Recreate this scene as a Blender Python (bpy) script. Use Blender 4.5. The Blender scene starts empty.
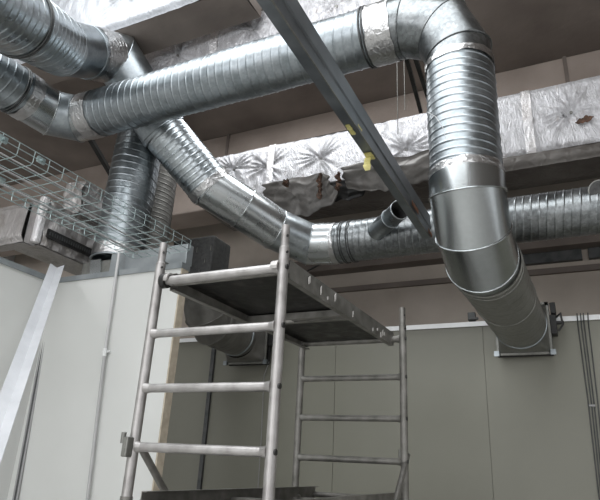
import bpy, math, random
import numpy as np
from mathutils import Vector, Matrix, noise
random.seed(7)
rng = np.random.RandomState(5)
sc = bpy.context.scene
col = sc.collection
V = Vector
PI = math.pi

# ------------------------------------------------------------------ materials
def nodes_of(name):
    m = bpy.data.materials.new(name); m.use_nodes = True
    nt = m.node_tree; b = nt.nodes['Principled BSDF']
    return m, nt, b

def N(nt, kind, **kw):
    n = nt.nodes.new(kind)
    for k, v in kw.items():
        if k in n.inputs: n.inputs[k].default_value = v
        else: setattr(n, k, v)
    return n

def ramp(nt, src, stops):
    r = nt.nodes.new('ShaderNodeValToRGB')
    e = r.color_ramp.elements
    while len(e) < len(stops): e.new(.5)
    for i, (p, c) in enumerate(stops):
        e[i].position = p; e[i].color = (c[0], c[1], c[2], 1) if isinstance(c, tuple) else (c, c, c, 1)
    nt.links.new(src, r.inputs[0]); return r.outputs[0]

def mat(name, c1, c2, metal=0., rough=(.5, .6), scale=6., bump=0., bscale=30., detail=6., vor=None, voramt=.3, lo=.3, hi=.7, bdist=.01):
    m, nt, b = nodes_of(name)
    L = nt.links.new
    tc = N(nt, 'ShaderNodeTexCoord')
    n1 = N(nt, 'ShaderNodeTexNoise'); n1.inputs['Scale'].default_value = scale; n1.inputs['Detail'].default_value = detail
    L(tc.outputs['Object'], n1.inputs['Vector'])
    c = ramp(nt, n1.outputs['Fac'], [(lo, c1), (hi, c2)])
    if vor:
        v = N(nt, 'ShaderNodeTexVoronoi'); v.inputs['Scale'].default_value = vor
        L(tc.outputs['Object'], v.inputs['Vector'])
        sep = N(nt, 'ShaderNodeSeparateColor'); L(v.outputs['Color'], sep.inputs[0])
        k = ramp(nt, sep.outputs[0], [(0, 1 - voramt), (1, 1.)])
        mx = N(nt, 'ShaderNodeMix', data_type='RGBA', blend_type='MULTIPLY'); mx.inputs[0].default_value = 1
        L(c, mx.inputs[6]); L(k, mx.inputs[7]); c = mx.outputs[2]
    L(c, b.inputs['Base Color'])
    b.inputs['Metallic'].default_value = metal
    r = N(nt, 'ShaderNodeMapRange'); r.inputs[3].default_value = rough[0]; r.inputs[4].default_value = rough[1]
    r.inputs[1].default_value = .3; r.inputs[2].default_value = .7
    L(n1.outputs['Fac'], r.inputs[0]); L(r.outputs[0], b.inputs['Roughness'])
    if bump:
        n2 = N(nt, 'ShaderNodeTexNoise'); n2.inputs['Scale'].default_value = bscale; n2.inputs['Detail'].default_value = 5
        L(tc.outputs['Object'], n2.inputs['Vector'])
        bp = N(nt, 'ShaderNodeBump'); bp.inputs['Strength'].default_value = bump; bp.inputs['Distance'].default_value = bdist
        L(n2.outputs['Fac'], bp.inputs['Height']); L(bp.outputs[0], b.inputs['Normal'])
    return m

def crinkle(name, c, metal, rough, scale, strength, dist=.01, tint=None):
    """crumpled aluminium foil: ridged voronoi edges + noise"""
    m, nt, b = nodes_of(name); L = nt.links.new
    tc = N(nt, 'ShaderNodeTexCoord')
    nz = N(nt, 'ShaderNodeTexNoise'); nz.inputs['Scale'].default_value = scale * .7; nz.inputs['Detail'].default_value = 3
    L(tc.outputs['Object'], nz.inputs['Vector'])
    ad = N(nt, 'ShaderNodeVectorMath', operation='MULTIPLY_ADD')
    L(nz.outputs['Color'], ad.inputs[0]); ad.inputs[1].default_value = (.12,) * 3; L(tc.outputs['Object'], ad.inputs[2])
    v = N(nt, 'ShaderNodeTexVoronoi', feature='DISTANCE_TO_EDGE'); v.inputs['Scale'].default_value = scale
    L(ad.outputs[0], v.inputs['Vector'])
    k = ramp(nt, v.outputs['Distance'], [(0, 1.), (.12, 0.)])
    n2 = N(nt, 'ShaderNodeTexNoise'); n2.inputs['Scale'].default_value = scale * 2.5; n2.inputs['Detail'].default_value = 6
    L(ad.outputs[0], n2.inputs['Vector'])
    a = N(nt, 'ShaderNodeMath', operation='MULTIPLY_ADD'); L(k, a.inputs[0]); a.inputs[1].default_value = .35; L(n2.outputs['Fac'], a.inputs[2])
    bp = N(nt, 'ShaderNodeBump'); bp.inputs['Strength'].default_value = strength; bp.inputs['Distance'].default_value = dist
    L(a.outputs[0], bp.inputs['Height']); L(bp.outputs[0], b.inputs['Normal'])
    n3 = N(nt, 'ShaderNodeTexNoise'); n3.inputs['Scale'].default_value = 2.2; n3.inputs['Detail'].default_value = 8
    L(tc.outputs['Object'], n3.inputs['Vector'])
    cc = ramp(nt, n3.outputs['Fac'], [(.35, tint or tuple(x * .82 for x in c)), (.6, c)])
    L(cc, b.inputs['Base Color'])
    b.inputs['Metallic'].default_value = metal; b.inputs['Roughness'].default_value = rough
    return m

def scrim_foil(name, c, c2, metal, rough, scale, strength):
    """reinforced foil facing: creases, fine vertical puckers and faint stains"""
    m, nt, b = nodes_of(name); L = nt.links.new
    tc = N(nt, 'ShaderNodeTexCoord')
    def noisy(sc_, vec, det=5, dist=0):
        mp = N(nt, 'ShaderNodeMapping'); mp.inputs['Scale'].default_value = vec; L(tc.outputs['Object'], mp.inputs[0])
        n = N(nt, 'ShaderNodeTexNoise'); n.inputs['Scale'].default_value = sc_; n.inputs['Detail'].default_value = det; n.inputs['Distortion'].default_value = dist
        L(mp.outputs[0], n.inputs['Vector']); return n.outputs['Fac']
    a1 = noisy(scale, (2.2, 2.2, .55), 5, 1.2); a2 = noisy(scale * 4, (1, 1, .5), 4, .4); a3 = noisy(3, (1, 1, 1), 6, 2)
    k = N(nt, 'ShaderNodeMath', operation='PINGPONG'); L(a1, k.inputs[0]); k.inputs[1].default_value = .09
    s1 = N(nt, 'ShaderNodeMath', operation='MULTIPLY_ADD'); L(k.outputs[0], s1.inputs[0]); s1.inputs[1].default_value = 5.; L(a2, s1.inputs[2])
    bp = N(nt, 'ShaderNodeBump'); bp.inputs['Strength'].default_value = strength; bp.inputs['Distance'].default_value = .012
    L(s1.outputs[0], bp.inputs['Height']); L(bp.outputs[0], b.inputs['Normal'])
    col_ = ramp(nt, a3, [(.32, c2), (.5, c), (.66, c), (.74, tuple(x * y for x, y in zip(c, (.86, .80, .76))))])
    fine = ramp(nt, a2, [(.3, .82), (.6, 1.)])
    mx = N(nt, 'ShaderNodeMix', data_type='RGBA', blend_type='MULTIPLY'); mx.inputs[0].default_value = 1
    L(col_, mx.inputs[6]); L(fine, mx.inputs[7]); L(mx.outputs[2], b.inputs['Base Color'])
    b.inputs['Metallic'].default_value = metal; b.inputs['Roughness'].default_value = rough
    return m

M = {}
M['galv'] = mat('galvanised_steel', (.25, .28, .295), (.37, .40, .42), 1., (.32, .42), 9, .10, 5, vor=55, voramt=.14, bdist=.02)
M['galv_hi'] = mat('fresh_galvanised_steel', (.38, .415, .435), (.52, .56, .58), 1., (.26, .36), 9, .08, 5, vor=55, voramt=.14, bdist=.02)
M['galv_elbow'] = mat('polished_galvanised_sheet', (.48, .505, .51), (.58, .605, .61), 1., (.24, .30), 3, 0, 3, vor=70, voramt=.05)
M['galv_mid'] = mat('duller_galvanised_steel', (.20, .215, .22), (.31, .325, .33), 1., (.3, .4), 9, .1, 6, vor=55)
M['galv_bright'] = mat('new_galvanised_sheet', (.36, .385, .39), (.44, .465, .47), 1., (.22, .27), 3, 0, 3, vor=70, voramt=.05)
M['galv_dull'] = mat('dull_galvanised_steel', (.19, .19, .175), (.27, .27, .25), .75, (.42, .55), 9, .1, 8, vor=60, voramt=.15)
M['galv_dark'] = mat('dark_duct_steel', (.13, .125, .115), (.20, .195, .18), .6, (.45, .6), 9, .1, 8)  # darker and browner than the other duct steels
M['channel'] = mat('dark_channel_steel', (.13, .145, .158), (.215, .235, .25), .7, (.36, .5), 7, .06, 20)
M['track'] = mat('sheet_track', (.26, .285, .295), (.36, .385, .395), .7, (.4, .55), 7, .08, 20)
M['tape'] = crinkle('foil_tape', (.52, .52, .52), 1., .3, 14, .25, .02, (.40, .39, .38))
M['foil'] = scrim_foil('insulation_foil', (.66, .655, .675), (.50, .49, .50), .25, .32, 9, .9)
M['foil_old'] = scrim_foil('dusty_insulation_foil', (.42, .40, .39), (.27, .245, .22), .5, .34, 5, .6)
M['foil_smooth'] = scrim_foil('smooth_insulation_foil', (.42, .435, .46), (.36, .37, .39), .2, .4, 3, .35)
M['foil_tape'] = crinkle('jacket_tape', (.8, .79, .8), .5, .3, 22, .5, .02, (.66, .62, .60))
M['foil_torn'] = crinkle('torn_insulation_backing', (.16, .15, .14), .3, .42, 4, .35, .03, (.095, .088, .08))
M['foil_dark'] = crinkle('dark_insulation', (.13, .12, .11), .2, .5, 5, .4, .03, (.08, .07, .062))  # very dark tone, used under the bright foil duct
M['wool'] = mat('brown_wool', (.03, .02, .015), (.16, .09, .06), 0, (.9, 1), 30, 1, 60)
M['alu'] = mat('scaffold_aluminium', (.32, .305, .295), (.48, .465, .455), .75, (.36, .52), 14, .15, 40, vor=None)
M['alu_dull'] = mat('weathered_aluminium', (.15, .145, .13), (.30, .29, .27), .6, (.45, .6), 12, .2, 30)
M['hook'] = mat('cast_hook', (.28, .27, .26), (.5, .48, .46), .7, (.4, .55), 20)
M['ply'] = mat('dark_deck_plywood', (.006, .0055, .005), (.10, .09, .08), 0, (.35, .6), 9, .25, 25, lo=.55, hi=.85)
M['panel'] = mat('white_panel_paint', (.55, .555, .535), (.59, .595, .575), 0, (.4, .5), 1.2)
M['panel_grey'] = mat('darker_panel', (.175, .172, .138), (.20, .197, .160), 0, (.42, .5), 1.0)  # far wall panels, toned well below the white partition
M['edge'] = mat('beige_panel_edge', (.36, .31, .24), (.48, .42, .33), 0, (.7, .9), 20, .3, 60)
M['white'] = mat('white_trim_paint', (.78, .79, .79), (.86, .87, .87), 0, (.35, .45), 6)
M['white_pvc'] = mat('white_plastic', (.62, .63, .62), (.72, .73, .72), 0, (.3, .4), 9)
M['profile'] = mat('profile_lacquer', (.50, .51, .53), (.57, .58, .60), 0, (.3, .4), 9)
M['tube_pale'] = mat('pale_tube', (.46, .46, .455), (.52, .52, .515), 0, (.3, .4), 9)
M['tube_grey'] = mat('mid_grey_tube', (.34, .34, .335), (.40, .40, .395), 0, (.3, .4), 9)
M['grey_pvc'] = mat('grey_plastic', (.26, .26, .26), (.33, .33, .33), 0, (.4, .5), 9)
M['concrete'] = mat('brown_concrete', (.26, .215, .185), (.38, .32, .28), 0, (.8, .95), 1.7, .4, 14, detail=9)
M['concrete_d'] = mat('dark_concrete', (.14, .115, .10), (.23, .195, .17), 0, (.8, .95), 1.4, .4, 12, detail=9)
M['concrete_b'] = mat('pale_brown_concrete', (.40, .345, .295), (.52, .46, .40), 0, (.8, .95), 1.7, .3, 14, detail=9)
M['floor'] = mat('floor_concrete', (.58, .57, .55), (.70, .69, .66), 0, (.6, .8), 1.5, .2, 20)
M['zinc'] = mat('blue_zinc_wire', (.28, .36, .36), (.44, .52, .52), .85, (.3, .4), 12)
M['black'] = mat('black_metal', (.012, .012, .012), (.035, .034, .033), .3, (.35, .5), 20)
M['foam'] = mat('black_foam_and_mouth_shade', (.03, .03, .03), (.075, .075, .072), 0, (.6, .8), 30, .6, 50)  # also stands in for the shade in open duct mouths
M['iron'] = mat('dark_steel', (.05, .055, .055), (.11, .11, .11), .6, (.4, .6), 12)
M['yellow'] = mat('yellow_tape', (.50, .45, .14), (.66, .60, .26), 0, (.5, .6), 30, .4, 60)
M['rust'] = mat('rust', (.16, .07, .04), (.30, .15, .09), .2, (.7, .9), 40, .5, 80)
M['plaster'] = mat('plaster_splash', (.45, .43, .41), (.62, .6, .58), 0, (.8, .9), 40)

# ------------------------------------------------------------------ mesh helpers
class MB:
    def __init__(s): s.v = []; s.f = []; s.sm = []; s.n = 0
    def add(s, verts, faces, smooth=False):
        v = np.asarray(verts, float).reshape(-1, 3)
        s.v.append(v); b = s.n; s.n += len(v)
        s.f += [tuple(i + b for i in f) for f in faces]; s.sm += [smooth] * len(faces)
        return s
    def box(s, a, b):
        x0, y0, z0 = a; x1, y1, z1 = b
        return s.add([(x0,y0,z0),(x1,y0,z0),(x1,y1,z0),(x0,y1,z0),(x0,y0,z1),(x1,y0,z1),(x1,y1,z1),(x0,y1,z1)],
                     [(0,3,2,1),(4,5,6,7),(0,1,5,4),(1,2,6,5),(2,3,7,6),(3,0,4,7)])
    def prism(s, prof, p0, p1, u=None, w=None, closed=True):
        """sweep 2-D outline prof (list of (a,b)) from p0 to p1; a along u, b along w"""
        p0, p1 = V(p0), V(p1); ax = (p1 - p0).normalized()
        if u is None: u, w = frame(ax)
        u, w = V(u), V(w); n = len(prof)
        vs = [p0 + u * a + w * b for a, b in prof] + [p1 + u * a + w * b for a, b in prof]
        fs = [(i, (i + 1) % n, (i + 1) % n + n, i + n) for i in range(n)]
        fs += [tuple(range(n))[::-1], tuple(range(n, 2 * n))]
        return s.add([tuple(q) for q in vs], fs)
    def grid(s, P, wrap=False, smooth=True, flip=False):
        """P: (ns, nu, 3) array"""
        ns, nu = P.shape[:2]; fs = []
        for i in range(ns - 1):
            for j in range(nu if wrap else nu - 1):
                k = (j + 1) % nu
                q = (i*nu + j, i*nu + k, (i+1)*nu + k, (i+1)*nu + j)
                fs.append(q[::-1] if flip else q)
        return s.add(P.reshape(-1, 3), fs, smooth)
    def tube(s, p0, p1, r, r1=None, seg=14, caps=True):
        p0, p1 = V(p0), V(p1); r1 = r if r1 is None else r1
        u, w = frame((p1 - p0).normalized())
        th = np.arange(seg) * 2 * PI / seg
        ring = lambda p, rr: np.array(p)[None] + rr * (np.cos(th)[:, None] * np.array(u) + np.sin(th)[:, None] * np.array(w))
        P = np.stack([ring(p0, r), ring(p1, r1)]); s.grid(P, wrap=True)
        if caps:
            s.add(P[0], [tuple(range(seg))[::-1]]); s.add(P[1], [tuple(range(seg))])
        return s
    def path(s, pts, r, seg=8):
        """round wire through pts"""
        pts = [V(p) for p in pts]; n = len(pts); th = np.arange(seg) * 2 * PI / seg; rows = []
        t0 = (pts[1] - pts[0]).normalized(); u, w = frame(t0)
        for i, p in enumerate(pts):
            t = ((pts[min(i+1, n-1)] - pts[max(i-1, 0)])).normalized()
            u = (u - t * u.dot(t)).normalized(); w = t.cross(u)
            rows.append(np.array(p)[None] + r * (np.cos(th)[:, None] * np.array(u) + np.sin(th)[:, None] * np.array(w)))
        P = np.stack(rows); s.grid(P, wrap=True)
        s.add(P[0], [tuple(range(seg))[::-1]]); s.add(P[-1], [tuple(range(seg))]); return s
    def build(s, name, m, parent=None, bevel=0, **props):
        v = np.concatenate(s.v)
        if parent is None:
            c = (v.min(0) + v.max(0)) / 2; c[2] = v[:, 2].min(); loc = V(c)
        else: c = np.array(parent['_o']) ; loc = V((0, 0, 0))
        if parent is not None:
            c2 = (v.min(0) + v.max(0)) / 2; loc = V(c2 - c); c = c2
        me = bpy.data.meshes.new(name)
        me.from_pydata((v - c).tolist(), [], s.f)
        me.polygons.foreach_set('use_smooth', s.sm); me.update()
        me.materials.append(M[m] if isinstance(m, str) else m)
        o = bpy.data.objects.new(name, me); col.objects.link(o); o.location = loc
        o['_o'] = [float(x) for x in c]
        if parent is not None: o.parent = parent
        if bevel:
            b = o.modifiers.new('bevel', 'BEVEL'); b.width = bevel; b.segments = 2; b.limit_method = 'ANGLE'
        for k, x in props.items(): o[k] = x
        return o

def frame(ax):
    ax = V(ax).normalized()
    ref = V((0, 0, 1)) if abs(ax.z) < .9 else V((0, 1, 0))
    u = ref.cross(ax).normalized(); return u, ax.cross(u)

def tag(o, label, cat, group=None):
    o['label'] = label; o['category'] = cat
    if group: o['group'] = group
    return o

def thing(name, loc, label, cat, group=None):
    o = bpy.data.objects.new(name, None); col.objects.link(o); o.location = loc
    o.empty_display_size = .1; o['_o'] = list(map(float, loc)); return tag(o, label, cat, group)

def struct(o): o['kind'] = 'structure'; return o

# ------------------------------------------------------------------ duct helpers
def ribs(p0, p1, R, pitch=.07, h=.0048, seg=84, dent=.0014, per=2, R1=None):
    """spiral-seamed duct wall"""
    p0, p1 = V(p0), V(p1); L = (p1 - p0).length; ax = (p1 - p0) / L; u, w = frame(ax)
    ns = max(4, int(L / max(.0036, pitch / 16))); S = np.linspace(0, L, ns); th = np.arange(seg) * 2 * PI / seg
    R1 = R if R1 is None else R1
    SS, TT = np.meshgrid(S, th, indexing='ij')
    lead = pitch * per
    ph = ((SS + lead * TT / (2 * PI)) / lead) % 1.0
    r = R + (R1 - R) * SS / L
    for k in range(per):
        c = (k + .5) / per; a = h if k == 0 else h * .62
        r = r + a * np.exp(-((ph - c) * lead / .0040) ** 2)
    d = dent * (np.sin(TT * 3 + SS * 4.1) * np.sin(SS * 7.3 + TT) + .6 * np.sin(TT * 5 - SS * 11.))
    r = r + d
    A = np.array(p0) + SS[..., None] * np.array(ax)
    P = A + r[..., None] * (np.cos(TT)[..., None] * np.array(u) + np.sin(TT)[..., None] * np.array(w))
    m = MB(); m.grid(P, wrap=True)
    return m

def band(p0, p1, R, rough=.004, seg=90, R1=None):
    p0, p1 = V(p0), V(p1); L = (p1 - p0).length; ax = (p1 - p0) / L; u, w = frame(ax)
    R1 = R if R1 is None else R1
    ns = max(5, int(L / .006)); rows = []
    ph = random.random() * 50
    for i in range(ns):
        s = L * i / (ns - 1); row = []
        for j in range(seg):
            t = j * 2 * PI / seg
            q = V((math.cos(t) * 4 * R / .2, math.sin(t) * 4 * R / .2, s * 26 + ph))
            e = noise.noise(q * 1.3) + .8 * noise.noise(q * 3.1)
            wob = .004 * noise.noise(V((math.cos(t) * 3, math.sin(t) * 3, ph + i // (ns - 1)))) * (1 if i in (0, ns - 1) else 0)
            r = R + (R1 - R) * s / L + rough * (abs(e) * 1.1)
            row.append(tuple(p0 + ax * (s + wob * 3) + (u * math.cos(t) + w * math.sin(t)) * r))
        rows.append(row)
    m = MB(); m.grid(np.array(rows), wrap=True); return m

def ringbead(p, ax, R, r=.006, n=None, seg=72, m=None, squash=1.):
    """torus bead lying where a cylinder of radius R about axis ax meets the plane with normal n"""
    m = m or MB(); ax = V(ax).normalized(); n = V(n or ax).normalized(); u, w = frame(ax); p = V(p); rows = []
    for j in range(seg + 1):
        t = j * 2 * PI / seg; q = (u * math.cos(t) + w * math.sin(t)); k = q * R - ax * (q * R).dot(n) / ax.dot(n)
        row = []
        for a in range(8):
            b = a * PI / 4; row.append(tuple(p + k + q * r * math.cos(b) * squash + ax * r * math.sin(b)))
        rows.append(row)
    m.grid(np.array(rows), wrap=True); return m

def gore(p0, p1, R, n0=None, n1=None, seg=72, R1=None):
    """smooth duct segment from p0 to p1, cut by planes with normals n0, n1"""
    p0, p1 = V(p0), V(p1); ax = (p1 - p0).normalized(); u, w = frame(ax); rows = []
    R1 = R if R1 is None else R1
    n0 = V(n0) if n0 is not None else ax; n1 = V(n1) if n1 is not None else ax
    for k in range(7):
        f = k / 6; row = []
        for j in range(seg):
            t = j * 2 * PI / seg; q = u * math.cos(t) + w * math.sin(t)
            a = p0 + q * R; a = a + ax * ((p0 - a).dot(n0) / ax.dot(n0))
            b = p1 + q * R1; b = b + ax * ((p1 - b).dot(n1) / ax.dot(n1))
            row.append(tuple(a.lerp(b, f)))
        rows.append(row)
    m = MB(); m.grid(np.array(rows), wrap=True); return m

def elbow(label, K, d0, d1, R, Rc, n=3, mats=('galv_bright',), lead=(.0, .0), tapes=(), name='duct_elbow', pts=None, beads=True):
    """segmented elbow around corner K turning from direction d0 to d1"""
    if pts is None:
        K, d0, d1 = V(K), V(d0).normalized(), V(d1).normalized()
        ang = math.acos(max(-1, min(1, d0.dot(d1)))); T = Rc * math.tan(ang / 2)
        A = K - d0 * T; cen_dir = (d1 - d0 * d1.dot(d0)).normalized(); Cn = A + cen_dir * Rc
        pts = [A - d0 * lead[0]]
        for i in range(n):
            a = (i + .5) * ang / n; rr = Rc / math.cos(ang / n / 2)
            pts.append(Cn - cen_dir * rr * math.cos(a) + d0 * rr * math.sin(a))
        pts.append(K + d1 * (T + lead[1]))
    pts = [V(p) for p in pts]
    t = thing(name, tuple(pts[len(pts)//2]), label, 'duct')
    segs = [(pts[i + 1] - pts[i]).normalized() for i in range(len(pts) - 1)]
    for i in range(len(segs)):
        n0 = segs[0] if i == 0 else (segs[i-1] + segs[i]).normalized()
        n1 = segs[-1] if i == len(segs) - 1 else (segs[i] + segs[i+1]).normalized()
        RR = R - (.0022 if i % 2 else 0)
        g = gore(pts[i], pts[i+1], RR, n0, n1)
        if beads and i < len(segs) - 1: ringbead(pts[i+1], segs[i], R, .0055, n1, m=g)
        g.build('elbow_segment', mats[i % len(mats)], t)
    for (q0, q1, Rt) in tapes: band(q0, q1, Rt).build('tape_band', 'tape', t)
    return t, pts

def run(label, p0, p1, R, pitch=.07, cr=.007, tapes=(), clamps=(), smooth=(), mat_='galv', name='spiral_duct', h=.0048, R1=None, per=2):
    """straight spiral duct; tapes/clamps/smooth given as (start, end) or position in metres from p0"""
    p0, p1 = V(p0), V(p1); ax = (p1 - p0).normalized()
    t = thing(name, tuple((p0 + p1) / 2), label, 'duct')
    ribs(p0, p1, R, pitch, h, R1=R1, per=per).build('duct_wall', mat_, t)
    for a, b in smooth: gore(p0 + ax*a, p0 + ax*b, R + .007).build('coupling_sleeve', 'galv_bright', t)
    for a, b in tapes: band(p0 + ax*a, p0 + ax*b, R + .006).build('tape_band', 'tape', t)
    for a in clamps:
        m = ringbead(p0 + ax*a, ax, R + .006, cr); ringbead(p0 + ax*(a + .022), ax, R + .006, cr, m=m)
        m.build('clamp_ring', 'iron', t)
    return t

# ------------------------------------------------------------------ camera
f = 570.0
Zc = V((80, 1470, -f)).normalized(); Fw = V((0, 0, -1)); H = (Fw - Zc * Fw.dot(Zc)).normalized(); Rr = H.cross(Zc)
a = math.radians(26.5)
Yc = H * math.cos(a) + Rr * math.sin(a); Xc = Rr * math.cos(a) - H * math.sin(a)
cam = bpy.data.objects.new('camera', bpy.data.cameras.new('camera')); col.objects.link(cam)
Mx = Matrix((Xc, Yc, Zc)).to_4x4(); Mx.translation = V((0, 0, 1.6)); cam.matrix_world = Mx
cam.data.sensor_width = 36; cam.data.lens = f / 600 * 36; cam.data.clip_start = .05; sc.camera = cam
def T(u_, v_, t):      # surveying helper: a point at depth t seen at (u,v)
    return V((0, 0, 1.6)) + (Matrix((Xc, Yc, Zc)) @ V(((u_ - 300) / f, (250 - v_) / f, -1))) * t

# ------------------------------------------------------------------ setting
HP = 3.0                                    # panel height
struct(MB().box((-10, -12, -.1), (11, 7.4, 0)).build('floor', 'floor'))
# ceiling slabs with a skylight and an added light slot left between them
CE = 6.185
cm = MB()
SK = (-4.6, .6, -2.5, 2.65)                  # skylight x0,x1,y0,y1
S2 = (-4.4, -.75, 4.1, 4.95)  # unseen slot, added to light the bright foil duct from above
cm.box((-10, -12, CE), (11, SK[2], CE + .2)).box((-10, SK[2], CE), (SK[0], SK[3], CE + .2)).box((SK[1], SK[2], CE), (11, SK[3], CE + .2)).box((-10, SK[3], CE), (11, S2[2], CE + .2)).box((-10, S2[2], CE), (S2[0], S2[3], CE + .2)).box((S2[1], S2[2], CE), (11, S2[3], CE + .2)).box((-10, S2[3], CE), (11, 7.4, CE + .2))
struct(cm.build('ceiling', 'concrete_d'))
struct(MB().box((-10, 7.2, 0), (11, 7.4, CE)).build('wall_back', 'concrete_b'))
struct(MB().box((-10.2, -12, 0), (-10, 7.4, CE)).build('wall_hall_left', 'white'))
# entrance side of the hall, behind the camera, three openings added for the light
wb = MB(); xs = [-10, -7.5, -4.6, -3.4, -.7, 2.6, 6.2, 11]
for k in range(0, 7, 2): wb.box((xs[k], -7.2, 0), (xs[k + 1], -7, CE))
for k in range(1, 7, 2): wb.box((xs[k], -7.2, 6.2), (xs[k + 1], -7, CE)).box((xs[k], -7.2, 0), (xs[k + 1], -7, .7))
struct(wb.build('wall_entrance', 'white'))
wr = MB(); wr.box((9, -7, 0), (9.2, 7.4, 1)).box((9, -7, 4.8), (9.2, 7.4, CE)).box((9, 3.5, 1), (9.2, 7.4, 4.8)).box((9, -7, 1), (9.2, -4, 4.8)); struct(wr.build('wall_hall_right', 'white'))
# ledges along the back wall
for z0, z1, d in ((4.26, 4.44, .22), (3.98, 4.05, .05)):
    struct(MB().box((-10, 7.2 - d, z0), (11, 7.2, z1)).build('trim_1', 'concrete_d'))
rc = MB()  # dark boxes give the shade of slots in the wall
for x0, x1 in ((-.60, .20), (.27, 1.6)):
    rc.box((x0, 7.13, 4.12), (x1, 7.2, 4.25))
struct(rc.build('recess_shade', 'iron'))
# ceiling beams running along x
def beam(y0, y1, z, name='ceiling_beam', m='concrete'):
    b = MB(); b.box((-10, y0, z), (11, y1, CE)); return struct(b.build(name, m, bevel=.02))
beam(6.0, 6.5, 5.0)
def on(u_, v_, z_):
    d = T(u_, v_, 1) - V((0, 0, 1.6)); return V((0, 0, 1.6)) + d * ((z_ - 1.6) / d.z)
for u_, v_ in ((566, 70), (228, 142)):
    d = T(u_, v_, 1) - V((0, 0, 1.6)); q_ = V((0, 0, 1.6)) + d * (6.0 / d.y)
    struct(MB().box((q_.x - .02, 5.985, 5.0), (q_.x + .02, 6.0, CE)).build('ceiling_joint', 'concrete_d'))

# far panelled wall
seams = [-7.2, -6.05, -4.9, -3.77, -2.26, -.77, .39, 1.55, 2.7, 3.9, 5.1]
fw = MB()
for i in range(len(seams) - 1):
    fw.box((seams[i] + .0025, 5.5, 0), (seams[i+1] - .0025, 5.58, HP))
fw.box((seams[0], 5.51, 0), (seams[-1], 5.57, HP - .01))
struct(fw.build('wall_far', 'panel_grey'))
struct(MB().prism([(0, 0), (0, .045), (.12, .045), (.12, 0), (.115, 0), (.115, .04), (.005, .04), (.005, 0)], (-7.2, 5.48, HP - .035), (5.1, 5.48, HP - .035), (0, 1, 0), (0, 0, 1)).build('trim_3', 'white'))
# dark corner gap post behind the scaffold
struct(MB().box((-3.80, 5.47, 0), (-3.755, 5.5, HP - .04)).build('trim_4', 'iron'))

# white partition, front face and left return
EX = -2.64
struct(MB().box((-4.0, 3.3, 0), (EX - .012, 3.38, HP)).build('wall_front', 'panel'))
struct(MB().box((EX - .012, 3.301, 0), (EX, 3.379, HP)).build('trim_5', 'edge'))
struct(MB().box((-4.08, -4.0, 0), (-4.0, 3.38, HP)).build('wall_left', 'panel'))
struct(MB().box((-4.09, -4.0, HP), (-3.985, 3.39, HP + .045)).build('trim_6', 'track'))
struct(MB().box((-3.985, 3.288, HP), (EX + .002, 3.392, HP + .045)).build('trim_7', 'track'))

# ------------------------------------------------------------------ the zig-zag duct from front left across to the drop (A, V)
RA = .2; RV = .203; RH = .216
Ya, Za, Xv = 3.0, 4.43, -.455; RH0 = .22
Zh = 2.91
# top elbow
e, pe = elbow('bright segmented elbow at the top of the tall vertical duct', None, None, None, RA, 0, mats=('galv_mid',), pts=[(-.86, Ya, Za), (-.785, Ya, Za), (-.545, Ya, 4.315), (Xv, Ya, 4.09), (Xv, Ya, 4.01)])
xa1 = pe[0].x; zv1 = pe[-1].z
# left elbow: A comes from the camera side (+y) then turns to +x
K = V((-3.93, Ya, Za)); din = (V((-3.93, 2.9, Za)) - V((-4.02, 1.4, Za))).normalized()
e2, pe2 = elbow('short smooth elbow turning the long ribbed duct, left edge of photo', K, din, (1, 0, 0), RA, .30, 2, mats=('galv_bright', 'galv'), lead=(.10, 0))
band(pe2[0] - din * .10, pe2[0] + din * .0, RA + .004).build('tape_band', 'tape', e2)
band(pe2[-1] - V((.02, 0, 0)), pe2[-1] + V((.13, 0, 0)), RA + .004).build('tape_band', 'tape', e2)
run('long ribbed galvanised duct crossing the top from left elbow to right elbow', (pe2[-1].x, Ya, Za), (xa1, Ya, Za), RA, .068,
    tapes=((abs(xa1 - pe2[-1].x) - .17, abs(xa1 - pe2[-1].x) - .0),), clamps=(abs(xa1 - pe2[-1].x) - .20,))
q = pe2[0] - din * .09
run('ribbed duct entering at the left edge above the wire tray', q - din * 2.2, q, RA, .068, clamps=(2.13,))
# the vertical drop
zj = 3.20                                   # joint to lower elbow
run('tall vertical ribbed duct right of the diagonal channel', (Xv, Ya, zv1), (Xv, Ya, zj), RV, .05,
    tapes=((.0, .045), (abs(zv1 - zj) - .05, abs(zv1 - zj) + .01)), h=.0045)
# lower elbow from -z to +y
dh = V((.028, 1, -.012)).normalized()
Kl = V((Xv, Ya, Zh)); 
e3, pe3 = elbow('large shiny elbow below the vertical duct turning towards the panel wall', None, None, None, .212, 0, mats=('galv_bright', 'galv_bright', 'galv_bright', 'galv'), pts=[(Xv, Ya, zj), (Xv, Ya, 3.105), (Xv + .003, 3.11, 2.925), (Xv + .008, 3.33, 2.835), (Xv + .011, 3.43, 2.845)])
# horizontal run to the wall
h0 = pe3[-1] - V((0, .03, 0)); hend = V((-.41, 5.16, 2.885))
tR = run('foreshortened grey duct running from shiny elbow to square wall damper', h0, hend, RH, .11, mat_='galv_dull', h=.0028)
for q_ in (.02, .06, .48):
    m = ringbead(h0 + (hend - h0) * q_, hend - h0, RH, .006); m.build('clamp_ring', 'galv_dull', tR)
m = ringbead(hend - (hend - h0).normalized() * .02, hend - h0, RH, .009); m.build('clamp_ring', 'galv', tR)

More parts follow.
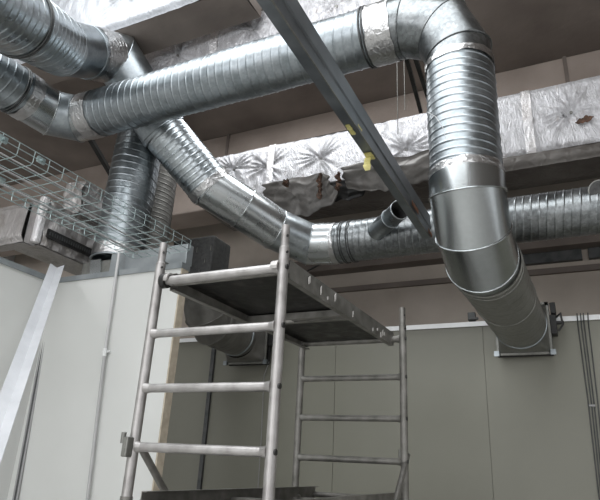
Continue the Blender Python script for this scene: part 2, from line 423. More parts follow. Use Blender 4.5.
def damper(label, cx, cz, y0, w, dm='galv_dull'):
    """square fire damper with flange frame, drive plate and lever on its right side"""
    t = thing('fire_damper', (cx, y0, cz - w / 2), label, 'damper')
    hw = w / 2
    b = MB(); b.box((cx - hw + .03, y0 + .0, cz - hw + .03), (cx + hw - .03, 5.5, cz + hw - .03)); b.build('housing', 'black', t)
    g = MB()
    for yy in (y0, y0 + .075):
        g.box((cx - hw, yy, cz - hw), (cx + hw, yy + .022, cz - hw + .035)).box((cx - hw, yy, cz + hw - .035), (cx + hw, yy + .022, cz + hw))
        g.box((cx - hw, yy, cz - hw), (cx - hw + .035, yy + .022, cz + hw)).box((cx + hw - .035, yy, cz - hw), (cx + hw, yy + .022, cz + hw))
        if yy == y0:
            fr = g.build('flange', 'galv_dull', t, bevel=.003); g = MB()
    g.build('flange', 'black', t, bevel=.003)
    # transition plate from duct to square
    rows = []
    for k in range(6):
        g_ = k / 5; row = []
        for j in range(96):
            th_ = (j + .5) * 2 * PI / 96; c_, s_ = math.cos(th_), math.sin(th_)
            rs = (hw - .02) / max(abs(c_), abs(s_)); r_ = RH * (1 - g_) + rs * g_
            row.append((cx + r_ * c_, y0 - .17 + .17 * g_, cz + r_ * s_))
        rows.append(row)
    MB().grid(np.array(rows), wrap=True, flip=True).build('square_transition', dm, t)
    for sx in (-1, 1):
        c = MB(); c.box((cx + sx * hw - .022, y0 - .012, cz - hw - .006), (cx + sx * hw + .022, y0 + .012, cz - hw + .04)); c.build('corner_bracket', 'galv', t)
    p = MB(); p.box((cx + hw, y0 + .03, cz - .05), (cx + hw + .05, y0 + .15, cz + .12)); p.box((cx + hw + .01, y0 + .05, cz + .14), (cx + hw + .055, y0 + .16, cz + .24))
    pp = p.build('drive_plate', 'black', t, bevel=.004)
    l = MB(); l.path([(cx + hw + .05, y0 + .06, cz + .1), (cx + hw + .09, y0 + .03, cz + .13), (cx + hw + .10, y0 + .01, cz + .02), (cx + hw + .06, y0 + .02, cz - .03)], .009)
    l.tube((cx + hw + .04, y0 + .05, cz + .05), (cx + hw + .11, y0 + .05, cz + .05), .016); l.build('lever', 'black', t)
    return t
damper('square black damper with lever at the end of the right-hand duct', -.405, 2.88, 5.33, .465)
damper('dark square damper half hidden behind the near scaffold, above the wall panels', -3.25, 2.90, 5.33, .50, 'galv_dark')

# recess duct with riser
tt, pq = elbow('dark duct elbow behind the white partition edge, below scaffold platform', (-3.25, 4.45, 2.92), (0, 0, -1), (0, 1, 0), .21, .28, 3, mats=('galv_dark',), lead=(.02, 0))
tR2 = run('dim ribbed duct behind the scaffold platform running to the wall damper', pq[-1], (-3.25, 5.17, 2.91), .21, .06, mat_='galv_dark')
m = ringbead((-3.25, 5.1, 2.92), (0, 1, 0), .216, .012); m.build('clamp_ring', 'galv', tR2)
# black foam-wrapped riser over it
tb = thing('insulated_riser', (-3.3, 4.45, 3.22), 'black foam-wrapped riser with pale clips beside the tray end', 'duct')
MB().box((-3.60, 4.30, 3.22), (-3.10, 4.62, 3.74)).build('foam_jacket', 'foam', tb, bevel=.02)
for i in range(9):
    x = -3.56 + .055 * i; z = 3.33 + .12 * (i % 3)
    MB().box((x, 4.288, z), (x + .008, 4.302, z + .05)).build('clip', 'galv_dull', tb)

# ------------------------------------------------------------------ the second duct: upper left, down to C
B = [T(-70, -34, 3.3), T(14, 14, 4.0), T(62, 47, 4.6), T(86, 52, 4.95), T(118, 59, 5.25), T(163, 131, 5.32), T(211, 188, 5.38)]
d01 = (B[2] - B[0]).normalized()
B1 = B[0] + d01 * (B[2] - B[0]).length * .62
run('wide ribbed duct in the top left corner of the photo', B[0], B1, .258, .062, mat_='galv_hi', clamps=((B1 - B[0]).length - .04,))
run('wrinkled ribbed duct past the black clamp, upper left', B1, B[2], .250, .05, R1=.232, mat_='galv_hi')
t, _ = elbow('silver taped reducing bend behind the long ribbed duct', None, None, None, .226, 0, mats=('galv', 'galv', 'galv_hi'), pts=[B[2] - d01 * .05, B[2], B[3], B[4], B[5], B[5] + (B[6] - B[5]).normalized() * .03], name='duct_elbow')
band(B[3].lerp(B[4], .2), B[3].lerp(B[4], .75), .227, .006).build('tape_band', 'tape', t)
d56 = (B[6] - B[5]).normalized()
Ll = (B[6] - B[5]).length
run('sloping ribbed duct descending behind the long duct, upper left of centre', B[5], B[6], .212, .05, tapes=((Ll - .07, Ll + .01),), mat_='galv_hi')
# elbow down to C
Cx = V((1, 0, 0)); Yc_, Zc_ = 4.8, 3.70
E0 = [B[6] + d56 * .0, T(243, 208, 5.45), T(275, 229, 5.58), T(303, 241, 5.70), V((-2.02, Yc_, Zc_))]
E0[3] = V((-2.24, Yc_, Zc_)).lerp(T(303, 241, 5.7), .4)
t, _ = elbow('smooth shiny elbow left of centre above the near scaffold post', None, None, None, .208, 0, mats=('galv_elbow', 'galv_elbow', 'galv_elbow', 'galv_hi', 'galv_elbow'), pts=[B[6] - d56 * .04] + E0)
tc = run('horizontal ribbed duct passing behind the vertical duct, with open stub', (-2.03, Yc_, Zc_), (2.6, Yc_, Zc_ + .01), .2, .062, tapes=((.0, .06),), clamps=(.12, .2), mat_='galv_mid', cr=.004)
# stub collar on it
s0, s1 = T(376, 232, 5.22), T(400, 210, 4.82)
ax = (s1 - s0).normalized()
m = MB(); uu, ww = frame(ax)
th = np.arange(36) * 2 * PI / 36
prof = [(0, .084), (.26, .084), (.262, .089), (.27, .089), (.27, .080), (.02, .078)]
Ls = (s1 - s0).length
P = np.stack([np.array(s0 + ax * (k / .27 * Ls)) + r * (np.cos(th)[:, None] * np.array(uu) + np.sin(th)[:, None] * np.array(ww)) for k, r in prof])
m.grid(P, wrap=True); m.add(P[-1], [tuple(range(36))])
lin = MB(); Pl = np.stack([np.array(s0 + ax * (k * Ls)) + .0775 * (np.cos(th)[:, None] * np.array(uu) + np.sin(th)[:, None] * np.array(ww)) for k in (.99, .1)]); lin.grid(Pl, wrap=True); lin.add(Pl[1], [tuple(range(36))]); lin.build('stub_mouth_shade', 'foam', tc)  # black liner puts the shade of the open mouth into colour
stub = m.build('open_stub', 'galv_hi', tc, label='short open-ended branch stub')
ringbead(s0 + ax * Ls * .62, ax, .084, .006).build('clamp_ring', 'galv', tc)
# second collar at the right edge
c0 = T(597, 197, 4.75); c1 = T(600, 190, 4.5); ax = (c1 - c0).normalized()
MB().tube(c0, c1, .085, seg=32).build('saddle_collar', 'galv_dull', tc)
MB().tube(c1, c1 + ax * .006, .076, seg=32).build('collar_mouth_shade', 'foam', tc)  # dark disc stands in for the shaded collar opening

# ------------------------------------------------------------------ vertical duct on the partition (D) and the one behind it
DX, DY = -3.64, 3.62
run('vertical ribbed duct standing on the white partition behind the wire tray', (DX, DY, 3.27), (DX + .03, DY, 4.62), .222, .066, mat_='galv', tapes=((.0, .12),))
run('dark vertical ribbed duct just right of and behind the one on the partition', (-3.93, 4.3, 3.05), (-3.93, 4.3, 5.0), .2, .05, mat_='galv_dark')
tb = thing('duct_base_box', (-3.2, 3.6, HP + .045), 'low galvanised box on top of the white partition under the vertical duct', 'duct box')
MB().box((-3.42, 3.33, HP + .046), (EX, 3.41, HP + .215)).build('housing', 'track', tb, bevel=.004)
MB().box((-3.80, 3.38, HP + .046), (-3.43, 3.9, HP + .2)).build('saddle', 'galv_dull', tb, bevel=.02)
ringbead((DX, DY, 3.275), (0, 0, 1), .225, .012).build('collar', 'galv', tb)
m = MB(); m.prism([(0, 0), (.12, 0), (.09, .15), (-.03, .15)], (-3.66, 3.36, HP + .05), (-3.66, 3.372, HP + .05), (1, 0, 0), (0, 0, 1)); m.build('bracket', 'galv_bright', tb)

# ------------------------------------------------------------------ foil wrapped rectangular ducts
def foil_face(m, x0, x1, y, z0, z1, pins, nx=None, nz=None, amp=.012, curl=0.):
    """front (-y facing) quilted face with star wrinkles around the pins"""
    nx = nx or int((x1 - x0) / .012); nz = nz or int((z1 - z0) / .012)
    X, Z = np.meshgrid(np.linspace(x0, x1, nx), np.linspace(z0, z1, nz), indexing='ij')
    D = .012 * np.sin(X * 2.1) * np.sin((Z - z0) * 5 + X) + .004 * np.sin(X * 40 + 3 * np.sin(Z * 9)) * np.sin(Z * 3 + X)
    edge = np.minimum(Z - z0, z1 - Z); D = D + .035 * np.exp(-(edge / .035) ** 2)
    for px, pz in pins:
        dx, dz = X - px, Z - pz; r = np.hypot(dx, dz); t = np.arctan2(dz, dx)
        w = np.exp(-(r / .21) ** 2)
        ray_ = np.abs(np.sin(t * 7 + 2 * np.sin(t * 3 + px * 9))) ** 3
        D = D + w * (.035 * np.exp(-(r / .06) ** 2)) - w * ray_ * .042 * (1 - np.exp(-(r / .03) ** 2)) + .02 * np.exp(-(r / .22) ** 2)
    P = np.stack([X, y + D, Z], -1); m.grid(P)
    return m

def rect_duct(label, x0, x1, y0, y1, z0, z1, mt, pins, seams=(), pin=True, under=None):
    t = thing('insulated_duct', ((x0 + x1) / 2, (y0 + y1) / 2, z0), label, 'duct')
    m = MB(); foil_face(m, x0, x1, y0, z0, z1, pins)
    m.build('foil_jacket', mt, t); m = MB()
    # underside as a sagging grid
    nx = int((x1 - x0) / .05); X, Y = np.meshgrid(np.linspace(x0, x1, nx), np.linspace(y0 + .035, y1, 24), indexing='ij')
    Zz = z0 - .02 * np.abs(np.sin(X * 2.2)) * np.sin((Y - y0) / (y1 - y0) * PI)
    m.grid(np.stack([X, Y, Zz], -1), flip=True)
    m.add([(x0, y0 + .035, z1), (x1, y0 + .035, z1), (x1, y1, z1), (x0, y1, z1), (x0, y1, z0), (x1, y1, z0), (x0, y0 + .035, z0), (x1, y0 + .035, z0)],
          [(0, 1, 2, 3), (3, 2, 5, 4), (0, 3, 4, 6), (1, 7, 5, 2)])
    m.build('rear_jacket', under or mt, t)
    if pin:
        for px, pz in pins:
            MB().tube((px, y0 + .10, pz), (px, y0 + .038, pz), .016, .014, 14).build('insulation_pin', 'galv_dull', t)
    for x in seams:
        n = 26; zz = np.linspace(z0 - .004, z1 + .004, n); rows = []
        for dx in np.linspace(-.045, .045, 8):
            rows.append([(x + dx + .004 * random.random(), y0 - .006 - .012 * random.random() + .035 * math.exp(-(min(z - z0, z1 - z) / .035) ** 2), z) for z in zz])
        MB().grid(np.array(rows)).build('seam_tape', 'foil_tape', t)
    return t
# E2: the bright one across the middle
def pin_at(u_, v_):
    d = T(u_, v_, 1) - V((0, 0, 1.6)); q_ = V((0, 0, 1.6)) + d * (5.2 / d.y); return (q_.x, q_.z)
e2x = [pin_at(232, 168), pin_at(267, 166), pin_at(320, 157), pin_at(405, 148), pin_at(571, 110), (1.1, 4.9), (2.0, 4.95)]
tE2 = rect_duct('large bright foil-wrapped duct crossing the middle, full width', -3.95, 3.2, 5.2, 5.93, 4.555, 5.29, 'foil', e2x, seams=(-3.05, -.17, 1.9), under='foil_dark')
# a tear in it on the right
p = T(570, 140, 5.6)
rag = MB(); rows = []
for i in range(16):
    f_ = i / 15; x = .24 + .16 * f_; wd = .02 * math.sin(PI * f_) + .004
    rows.append([(x, 5.172 - .01 * random.random(), 4.78 + .03 * f_ + s * wd * (1 + random.random())) for s in (-1, -.3, .3, 1)])
rag.grid(np.array(rows)); rag.build('tear', 'wool', tE2)
# E1 and E0
rect_duct('bright foil-wrapped duct above and behind the long ribbed duct', -3.75, -.5, 3.4, 3.8, 5.08, 5.49, 'foil',
          [(-3.15, 5.28), (-2.3, 5.3), (-1.5, 5.28), (-.8, 5.28)], seams=(-2.7,))
tE0 = rect_duct('large foil duct along the top edge left of the diagonal channel', -6.5, -2.15, 2.9, 3.3, 5.27, 6.12, 'foil_smooth', [(-4.6, 5.6), (-3.4, 5.68), (-2.6, 5.6)], under='concrete_d')

# torn sagging insulation under the bright duct
def rag_sheet(name, x0, x1, zt, drop, yb, mt, parent, seed, jag=.05):
    r = random.Random(seed); nx, ny = 60, 26; P = np.zeros((nx, ny, 3))
    for i in range(nx):
        fx = i / (nx - 1); x = x0 + (x1 - x0) * fx
        env = math.sin(PI * min(1, max(0, fx * 1.0))) ** .5 if True else 1
        dj = drop * (.55 + .45 * env) + jag * noise.noise(V((x * 9, seed, 0)))
        for j in range(ny):
            g = j / (ny - 1); ang = g * 2.2
            y = yb + .14 * math.sin(ang) - .05 + .03 * noise.noise(V((x * 5, g * 4, seed)))
            z = zt - dj * g + .035 * noise.noise(V((x * 4, g * 3 + 5, seed)))
            P[i, j] = (x + .05 * noise.noise(V((g * 6, seed, 3))) + (g * .12 * (1 if fx > .9 else 0)), y - .10 * math.sin(g * PI), z)
    m = MB(); m.grid(P); m.grid(P + np.array([0, .02, .004]), flip=True)
    return m.build(name, mt, parent)
tt = thing('torn_insulation', (-2.1, 5.2, 4.3), 'torn grey insulation sagging under the bright foil duct, left of the stub', 'insulation')
rag_sheet('flap_gap_sheet', -3.05, -2.28, 4.68, .44, 5.12, 'foil_torn', tt, 3, .07)
rag_sheet('flap_gap_sheet', -2.06, -1.0, 4.70, .30, 5.10, 'foil_torn', tt, 9, .05)
rag_sheet('flap_gap_sheet', -2.36, -2.0, 4.62, .20, 5.22, 'black', tt, 14, .08)  # black sheet put in for the shade between the two flaps
for s, (x0, x1, z) in enumerate(((-2.31, -2.27, 4.62), (-2.10, -2.07, 4.60), (-2.74, -2.68, 4.62))):
    m = MB(); n = 14; rows = []
    for i in range(n):
        g = i / (n - 1)
        rows.append([(x0 + (x1 - x0) * k + .05 * noise.noise(V((g * 5, s, k))), 4.98 + .05 * noise.noise(V((g * 8, k * 3, s))), z - (.30, .22, .08)[s] * g + .02 * random.random()) for k in np.linspace(0, 1, 6)])
    m.grid(np.array(rows)); m.grid(np.array(rows) + np.array([0, .03, 0])); m.build('wool_edge', 'wool', tt)
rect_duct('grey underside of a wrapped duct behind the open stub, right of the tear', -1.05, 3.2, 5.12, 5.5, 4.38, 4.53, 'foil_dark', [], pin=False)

# left plenum boxes above the partition
rect_duct('dusty foil-wrapped duct above the left partition, at the left edge', -7, -4.09, 2.95, 3.10, 3.28, 3.66, 'foil_old', [(-4.9, 3.5)])
tp = thing('plenum_box', (-4.4, 3.5, 3.3), 'foil-wrapped plenum with a black slotted strip above the left partition', 'plenum')
def side_box(x0, x1, y0, y1, z0, z1, nm='foil_jacket', mt='foil_old'):
    """box whose +x side is crumpled"""
    m = MB(); m.box((x0, y0, z0), (x1 - .03, y1, z1))
    Y, Z = np.meshgrid(np.linspace(y0, y1, 50), np.linspace(z0, z1, 40), indexing='ij')
    D = np.vectorize(lambda y, z: .03 * noise.noise(V((y * 7, z * 7, x1))) + .012 * noise.noise(V((y * 22, z * 14, 2))))(Y, Z)
    m.grid(np.stack([x1 + D, Y, Z], -1), flip=False)
    X, Z = np.meshgrid(np.linspace(x0, x1, 50), np.linspace(z0, z1, 40), indexing='ij')
    D = np.vectorize(lambda x, z: .03 * noise.noise(V((x * 7, z * 7, 9))) + .012 * noise.noise(V((x * 22, z * 14, 2))))(X, Z)
    m.grid(np.stack([X, y0 - .02 - D, Z], -1)); return m.build(nm, mt, tp)
side_box(-4.40, -4.05, 3.12, 4.0, 3.3, 3.72)
side_box(-4.24, -4.00, 3.42, 4.0, 3.72, 4.06)
g = MB(); g.box((-4.03, 3.14, 3.375), (-4.012, 3.86, 3.455)); gp = g.build('slotted_strip', 'black', tp)
for i in range(26):
    y = 3.155 + i * .027
    MB().box((-4.012, y, 3.40), (-4.006, y + .012, 3.43)).build('slot', 'iron', gp)
MB().box((-4.10, 3.04, 3.30), (-4.03, 3.11, 3.74)).build('corner_tape', 'foil_tape', tp, bevel=.02)

# ------------------------------------------------------------------ diagonal steel channel
tch = thing('steel_channel', (-.92, 2.2, 3.3), 'dark galvanised steel channel hanging diagonally across the centre', 'steel channel')
pf = [(-.057, 0), (.0, 0), (.0, .075), (.007, .082), (.007, .108), (.0, .115), (.0, .19), (-.03, .19), (-.03, .186), (-.004, .186), (-.004, .113), (.003, .106), (.003, .084), (-.004, .077), (-.004, .004), (-.053, .004), (-.053, .03), (-.057, .03)]
cy0, cy1 = .2, 4.02
m = MB().prism(pf, (-.9198, cy0, 3.3), (-.897, cy1, 3.3), (1, 0, 0), (0, 0, 1)); m.build('channel_section', 'channel', tch)
lip = MB().prism([(-.004, -.002), (.0015, -.002), (.0015, .006), (-.004, .006)], (-.9198, cy0, 3.3), (-.897, cy1, 3.3), (1, 0, 0), (0, 0, 1)); lip.build('bent_edge', 'galv_dull', tch)
def on_ch(y): return -.9198 + .0228 * (y - cy0) / (cy1 - cy0)
def patch(y0, y1, side, a0, a1, mt, nm, hang=0):
    m = MB(); n = 9; r = random.Random(int(y0 * 100)); rows = []
    for i in range(n):
        g_ = i / (n - 1); y = y0 + (y1 - y0) * g_; x = on_ch(y); j = .006 * r.random()
        if side == 'b': rows.append([(x + a0 + j, y, 3.3 - .004), (x + a1 - j, y, 3.3 - .004)])
        else: rows.append([(x + .0095, y, 3.3 + a0 + j), (x + .0095, y, 3.3 + a1 - j * 2)])
    m.grid(np.array(rows), smooth=False); P = np.array(rows); P[..., 2 if side == 'b' else 0] += (-.003 if side == 'b' else .002)
    m.grid(P, smooth=False); return m.build(nm, mt, tch)
patch(2.36, 2.46, 'b', -.05, -.02, 'yellow', 'yellow_tape')
patch(2.40, 2.46, 's', .0, .02, 'yellow', 'yellow_tape')
patch(2.66, 2.74, 'b', -.057, -.006, 'yellow', 'yellow_tape')
hy = T(370, 157, 3.05)
m = MB(); rows = []
for i in range(8):
    g_ = i / 7; rows.append([(-.968 + .006 * math.sin(i), 2.70 + .01 * math.sin(i * 2), 3.31 - .10 * g_), (-.935 + .004 * random.random(), 2.71, 3.31 - .10 * g_)])
m.grid(np.array(rows)); m.build('yellow_tape', 'yellow', tch)
patch(3.45, 3.62, 's', .02, .065, 'rust', 'rust_patch')
patch(3.90, 4.015, 's', .0, .04, 'rust', 'rust_patch')
# hanger rods for the channel
for y in (.6,):
    m = MB().tube((on_ch(y) - .012, y, 3.48), (on_ch(y) - .012, y, 6.185), .003, seg=6); m.build('hanger_rod', 'iron', tch)

# ------------------------------------------------------------------ scaffold tower
SP = {'nr': (-1.21, 2.26), 'nl': (-1.955, 2.26), 'fr': (-1.108, 3.95), 'fl': (-1.905, 3.95)}
def frame_thing(label, L_, R_, zr, ztop, spig, y, fm='alu'):
    t = thing('scaffold_ladder', ((L_ + R_) / 2, y, 0), label, 'scaffold')
    for x, s in ((L_, -1), (R_, 1)):
        m = MB(); m.tube((x, y, .12), (x, y, spig), .0255, seg=24); m.tube((x, y, spig), (x, y, ztop), .0205, seg=20)
        m.tube((x, y, spig - .004), (x, y, spig + .003), .027, .0215, seg=24)
        po = m.build('post', fm, t)
        for z in (spig - .03, ztop - .06):
            MB().tube((x + .018, y - .012, z), (x + .0275 - (.006 if z > spig else 0), y - .018, z), .006, seg=10).build('pin_hole', 'black', po)
        MB().tube((x, y, 1.30), (x, y, 1.335), .031, seg=24).tube((x, y, 1.42), (x, y, 1.45), .029, seg=24).build('coupler', 'alu_dull', t)
        c = MB().tube((x, y, 0), (x, y, .12), .012, seg=10); c.box((x - .07, y - .07, 0), (x + .07, y + .07, .008)); c.build('base_foot', 'hook', t)
    for i, z in enumerate(zr):
        m = MB(); r = .0235 if i == 0 else .0215
        m.tube((L_ + .02, y, z), (R_ - .02, y, z), r, seg=20)
        m.tube((L_ + .018, y, z), (L_ + .05, y, z), r + .006, r, seg=20); m.tube((R_ - .05, y, z), (R_ - .018, y, z), r, r + .006, seg=20)
        rg = m.build('rung', fm, t)
        MB().tube((R_ + .02, y - .008, z), (R_ + .0275, y - .008, z), .013, seg=16).build('rung_end', 'black', rg)
    return t
nz = [2.497, 2.215, 1.942, 1.668, 1.39, 1.11, .83, .55, .27]
fz = [2.52, 2.25, 1.968, 1.692, 1.41, 1.13, .85, .57, .29]
frame_thing('near scaffold ladder frame with pale tubes, front of the tower', SP['nl'][0], SP['nr'][0], nz, 2.715, 2.60, 2.26)
frame_thing('far scaffold ladder frame with dull tubes, below platform end', SP['fl'][0], SP['fr'][0], fz, 2.75, 2.62, 3.95, 'alu_dull')

def platform(label, dz):
    za, zb = 2.505 + dz, 2.53 + dz          # near, far height of beam mid
    xl, xr, y0, y1 = -1.905, -1.195, 2.30, (3.98 if dz == 0 else 4.25)
    t = thing('scaffold_platform', ((xl + xr) / 2, (y0 + y1) / 2, za - .05), label, 'scaffold platform')
    for x, s, dx in ((xl, 1, .02), (xr, -1, .01)):
        pr = [(0, -.05), (0, .045), (s * .03, .045), (s * .03, .041), (s * .004, .041), (s * .004, -.046), (s * .035, -.046), (s * .035, -.05)]
        m = MB().prism(pr if s > 0 else pr[::-1], (x, y0, za), (x + dx, y1, zb), (1, 0, 0), (0, 0, 1))
        sb = m.build('side_beam', 'alu_dull', t)
        if s < 0 and dz == 0:
            rr = random.Random(4)
            for k in range(11):
                y = y0 + .1 + rr.random() * 1.45; z = za - .035 + rr.random() * .04; w_ = .006 + .012 * rr.random(); hh = .015 + .04 * rr.random()
                MB().prism([(0, 0), (w_, .3 * hh), (w_ * .8, hh), (-w_ * .3, hh * .7)], (x + .008, y, z), (x + .0125, y, z), (0, 1, 0), (0, 0, 1)).build('plaster_splash', 'plaster', sb)
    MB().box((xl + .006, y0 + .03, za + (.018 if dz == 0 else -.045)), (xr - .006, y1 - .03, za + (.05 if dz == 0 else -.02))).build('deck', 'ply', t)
    for y in (3.08, 3.15):
        m = MB(); m.box((xl + .01, y, za - .03), (xr - .01, y + .045, za + .01)); m.build('cross_member', 'alu_dull', t)
    for y, z in ((y0, za), (y1, zb)):
        MB().tube((xl, y + (.0 if y == y0 else -.03), z - .01), (xr, y + (0 if y == y0 else -.03), z - .01), .019, seg=16).build('end_tube', 'alu_dull', t)
    for x in (xl + .015, xr - .05):
        for y, z, s in ((2.26, nz[0] + dz * 1.0 if dz == 0 else nz[4], 1), (3.95, fz[0] if dz == 0 else fz[4], -1)):
            pts = []
            for k in range(10):
                a_ = -.3 + k * (3.7 / 9); pts.append((x, y - s * .033 * math.cos(a_), z + .033 * math.sin(a_)))
            m = MB(); 
            rows = []
            for (px, py, pz) in pts:
                d = V((0, py - y, pz - z)).normalized()
                c_ = V((px, py, pz)); rows.append([tuple(c_ + V((-.018, 0, 0)) + d * -.005), tuple(c_ + V((.018, 0, 0)) + d * -.005), tuple(c_ + V((.018, 0, 0)) + d * .006), tuple(c_ + V((-.018, 0, 0)) + d * .006)])
            m.grid(np.array(rows), wrap=True, smooth=False)
            m.box((x - .014, min(y + s * .02, y + s * .07), z - .02), (x + .014, max(y + s * .02, y + s * .07), z + .02))
            m.build('hook', 'hook', t)
    return t
pf1 = platform('upper scaffold platform, dark deck seen from below', 0)
MB().tube((-1.925, 2.26, 2.497), (-1.895, 2.26, 2.497), .040, seg=24).build('retaining_ring', 'black', pf1)
MB().box((-1.63, 3.1, 2.470), (-1.58, 3.14, 2.482)).build('label_plate', 'plaster', pf1)
platform('lower scaffold platform at the bottom edge of the photo', -1.075)
# braces
def brace(label, p0, p1, pin):
    t = thing('diagonal_brace', tuple((V(p0) + V(p1)) / 2), label, 'scaffold brace')
    MB().tube(p0, p1, .0185, seg=16).build('brace_tube', 'alu_dull', t)
    x, y, z = pin
    c = MB(); c.box((x - .026, y - .04, z - .06), (x + .006, y + .01, z + .03)); c.tube((x - .04, y - .02, z), (x - .04, y - .02, z + .05), .012); c.build('clamp_claw', 'galv_dull', t, bevel=.006)
    return t
brace('diagonal brace from the near left scaffold post, bottom left', (-1.93, 2.29, 1.66), (-1.93, 3.85, .30), (-1.948, 2.235, 1.68))
brace('diagonal brace on the far right scaffold post', (-1.10, 4.0, 1.74), (-1.10, 2.5, .08 + .2), (-1.10, 3.98, 1.72))

# ------------------------------------------------------------------ wire cable tray
tt = thing('wire_cable_tray', (-2.85, 1.4, 3.1), 'zinc wire mesh cable tray running from left edge over the partition', 'cable tray')
xr, xl, zb, hh = -2.605, -3.16, 3.112, .08
y0, y1 = -.6, 3.24
bx = lambda y: .069 * (y - 1.6) / 1.6 - .01
for x, z in [(xr, zb + hh), (xr, zb + hh * .55), (xl, zb + hh), (xl, zb + hh * .5)] + [(xl + (xr - xl) * k / 6, zb) for k in range(7)]:
    MB().path([(x + bx(y0), y0, z), (x + bx(1.4), 1.4, z), (x + bx(y1), y1, z)], .0026, 6).build('long_wire', 'zinc', tt)
k = 0; y = y1
while y > y0:
    b = bx(y)
    MB().path([(xr + b, y, zb + hh), (xr + b, y, zb + .012), (xr + b - .012, y, zb - .004), (xl + b + .012, y, zb - .004), (xl + b, y, zb + .012), (xl + b, y, zb + hh)], .0026, 6).build('cross_wire', 'zinc', tt)
    y -= .1
for y in (1.86, 1.62):
    b = bx(y)
    for x in (xr, xl):
        m = MB(); m.box((x + b - .006, y, zb + .03), (x + b + .008, y + .05, zb + .065)); m.tube((x + b - .01, y + .025, zb + .045), (x + b + .02, y + .025, zb + .045), .009, seg=6); m.build('joint_clamp', 'zinc', tt)
    m = MB(); m.box((xl + b + .2, y, zb - .012), (xl + b + .24, y + .06, zb + .004)); m.build('joint_clamp', 'zinc', tt)
for x, r_, nm in ((xl + .12, .008, 'grey'), (xl + .3, .006, 'b'), (xl + .45, .005, 'c')):
    o = MB().path([(x - .02, y0, zb + .014), (x, 1.2, zb + .014), (x + .03, 2.6, zb + .014), (x + .02, 3.2, zb + .014)], r_, 8).build('cable', 'grey_pvc')
    tag(o, {'grey': 'thickest grey cable lying in the wire tray, far side', 'b': 'middle grey cable lying in the wire tray', 'c': 'thin grey cable lying in the wire tray, near side'}[nm], 'cable', 'cables in the wire tray')
m = MB(); m.box((-2.80, 3.22, HP + .046), (-2.77, 3.38, HP + .05)).box((-2.80, 3.22, HP + .05), (-2.795, 3.25, HP + .108)); tag(m.build('tray_bracket', 'galv_dull'), 'small angle bracket under the far end of the wire tray', 'bracket')

# ------------------------------------------------------------------ things on and against the partition
t = thing('conduit', (-3.25, 3.27, 0), 'thin conduit running down the white partition below the wire tray', 'conduit')
MB().path([(-3.285, 3.272, 3.20), (-3.268, 3.272, 2.8), (-3.251, 3.272, 2.383)], .0115, 12).build('upper_tube', 'tube_pale', t)
MB().path([(-3.251, 3.272, 2.39), (-3.173, 3.272, 1.338), (-3.08, 3.272, .0)], .0125, 12).build('lower_tube', 'tube_grey', t)
MB().tube((-3.254, 3.272, 2.40), (-3.25, 3.272, 2.34), .0165, seg=14).box((-3.285, 3.275, 2.37), (-3.215, 3.299, 2.385)).build('clip', 'white_pvc', t)

# leaning white angle profile
p0 = T(57, 268, 4.85); p1 = T(-36, 533, 2.25)
ax = (p1 - p0).normalized()
side = V((.70, .71, 0)); side = (side - ax * side.dot(ax)).normalized(); dep = ax.cross(side)
if dep.y > 0: dep = -dep
# extend to the floor
k = (p0.z - .0) / (-ax.z); pend = p0 + ax * k
w1, w2 = .058, .056
pf = [(-w1, .030), (0, 0), (w2, .034), (w2 - .002, .038), (0, .004), (-w1 + .002, .034)]
m = MB().prism(pf, p0, pend, side, dep); tag(m.build('angle_profile', 'profile'), 'white folded metal angle leaning in the left partition corner', 'metal profile')

# three dark strips in the corner
t = thing('corner_profile', (-3.93, 3.25, 0), 'dark ribbed vertical strip standing in the partition corner behind the white angle', 'strip')
q0, q1 = T(46, 330, 4.78), T(15, 500, 4.25)
dq = (q1 - q0).normalized()
for i in (-1, 0, 1):
    MB().path([q0 + V((i * .019, 0, 0)), q1 + V((i * .019, 0, 0)), q1 + V((i * .019, 0, 0)) + dq * .9], .0085, 8).build('strip', 'grey_pvc' if i else 'iron', t)

# right-hand cables on the far wall
for i, (xa, xb) in enumerate(((.050, .040), (.078, .058), (.100, .076), (.135, .098))):
    lab = ['leftmost', 'second from left', 'third from left', 'rightmost'][i] + ' of four thin cables down the right wall panels'
    o = MB().path([(xa, 5.44, HP + .02), (xa - .004, 5.488, HP - .06), ((xa + xb) / 2 + .004, 5.49, 2.24), (xb, 5.49, 1.6), (xb - .01, 5.49, .0)], .0048, 8).build('cable', 'iron')
    tag(o, lab, 'cable', 'cables on the right wall')
o = MB().box((.052, 5.48, 2.226), (.10, 5.5, 2.244)).build('cable_clip', 'grey_pvc', bevel=.004); tag(o, 'small grey clip holding the four cables on the right wall', 'clip')
for i, xo in enumerate((-3.09, -2.99)):
    o = MB().path([(xo + .10, 5.40, 2.68), (xo, 5.488, 2.55), (xo + .02, 5.49, 1.9), (xo + .03, 5.49, .2)], .0045, 8).build('cable', 'grey_pvc')
    tag(o, ('left' if i == 0 else 'right') + ' thin grey cable hanging below the dark damper behind the scaffold', 'cable', 'cables below the dark damper')
# little bracket above the trim, left of the right duct
o = MB().box((-.90, 5.50, 3.03), (-.83, 5.56, 3.11)).box((-.89, 5.47, 3.03), (-.80, 5.50, 3.05)).build('wall_bracket', 'iron', bevel=.004); tag(o, 'small dark bracket on the white trim left of the square damper duct', 'bracket')

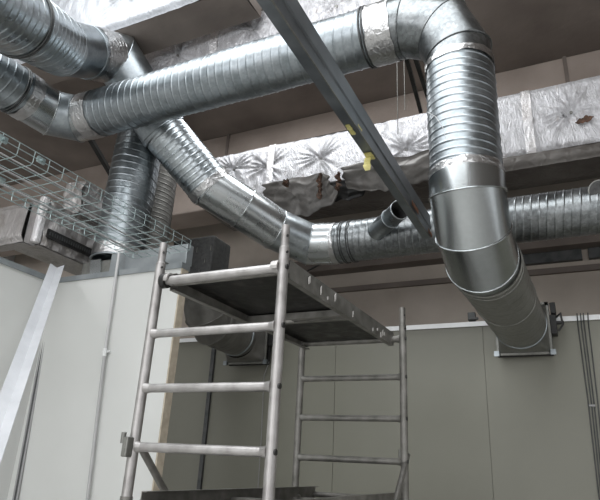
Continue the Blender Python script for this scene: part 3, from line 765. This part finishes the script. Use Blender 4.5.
# hanging struts behind the ducts
def strut(label, p0, p1, r=.014, nm='hanger_strut'):
    p0, p1 = V(p0), V(p1); ax = (p1 - p0).normalized()
    m = MB().prism([(-r, -r), (r, -r), (r, r), (r * .6, r), (r * .6, -r * .6), (-r * .6, -r * .6), (-r * .6, r), (-r, r)], p0, p1)
    tag(m.build(nm, 'black'), label, 'strut')
strut('left of two black struts under the upper right elbow', T(403, 45, 3.95), T(421, 112, 4.5))
strut('right of two black struts under the upper right elbow', T(411, 45, 3.95), T(429, 100, 4.35))
strut('black strut slanting down behind the left elbow beside the vertical duct', T(84, 128, 5.5), T(112, 176, 6.1), .022)
strut('thin dark bar between scaffold platform and horizontal duct', T(296, 277, 5.9), T(323, 263, 6.2), .009)
for i, (u_, v0, v1, t_) in enumerate(((397, 62, 152, 4.45), (404, 60, 124, 4.5))):
    a_ = T(u_, v0, t_); b_ = V((a_.x, a_.y, T(u_, v1, t_).z))
    o = MB().tube((a_.x, a_.y, 6.185), b_, .0028, seg=6).build('suspension_wire', 'galv_dull'); tag(o, ('left' if i == 0 else 'right') + ' thin suspension wire beside the upper right elbow', 'wire', 'suspension wires')
w0 = T(427, 112, 3.02)
o = MB().path([T(427, 112, 3.0), T(436, 117, 2.99), T(443, 128, 2.98), T(446, 139, 2.99)], .0015, 6).build('loose_wire', 'white'); tag(o, 'thin white wire curling over the upper vertical duct', 'wire')

# ------------------------------------------------------------------ light
w = bpy.data.worlds.new('sky'); sc.world = w; w.use_nodes = True
bg = w.node_tree.nodes['Background']; bg.inputs[0].default_value = (.95, .97, 1., 1); bg.inputs[1].default_value = 1.9
def area(name, loc, rot, sx, sy, power, color=(1, .98, .95)):
    l = bpy.data.lights.new(name, 'AREA'); l.shape = 'RECTANGLE'; l.size = sx; l.size_y = sy; l.energy = power; l.color = color
    o = bpy.data.objects.new(name, l); col.objects.link(o); o.location = loc; o.rotation_euler = rot; return o
area('ceiling_opening_light', ((SK[0] + SK[1]) / 2, (SK[2] + SK[3]) / 2, CE + .05), (0, 0, 0), SK[1] - SK[0] - .1, SK[3] - SK[2] - .1, 560, (.95, .98, 1))
area('ceiling_opening_light', ((S2[0] + S2[1]) / 2, (S2[2] + S2[3]) / 2, CE + .05), (0, 0, 0), S2[1] - S2[0] - .05, S2[3] - S2[2] - .05, 120, (.95, .98, 1))  # lamp in the added slot, brightens the foil duct
for k in (1, 3, 5): area('rear_opening_light', ((xs[k] + xs[k+1]) / 2, -7.1, 3.45), (PI / 2, 0, 0), xs[k+1] - xs[k] - .1, 5.4, 300, (.97, .98, 1))  # area lights added in the unseen openings behind the camera
for o in list(bpy.data.objects):
    if '_o' in o: del o['_o']
sc.view_settings.view_transform = 'Standard'; sc.view_settings.look = 'None'
sc.view_settings.exposure = -.74; sc.view_settings.gamma = 1; sc.view_settings.use_curve_mapping = False
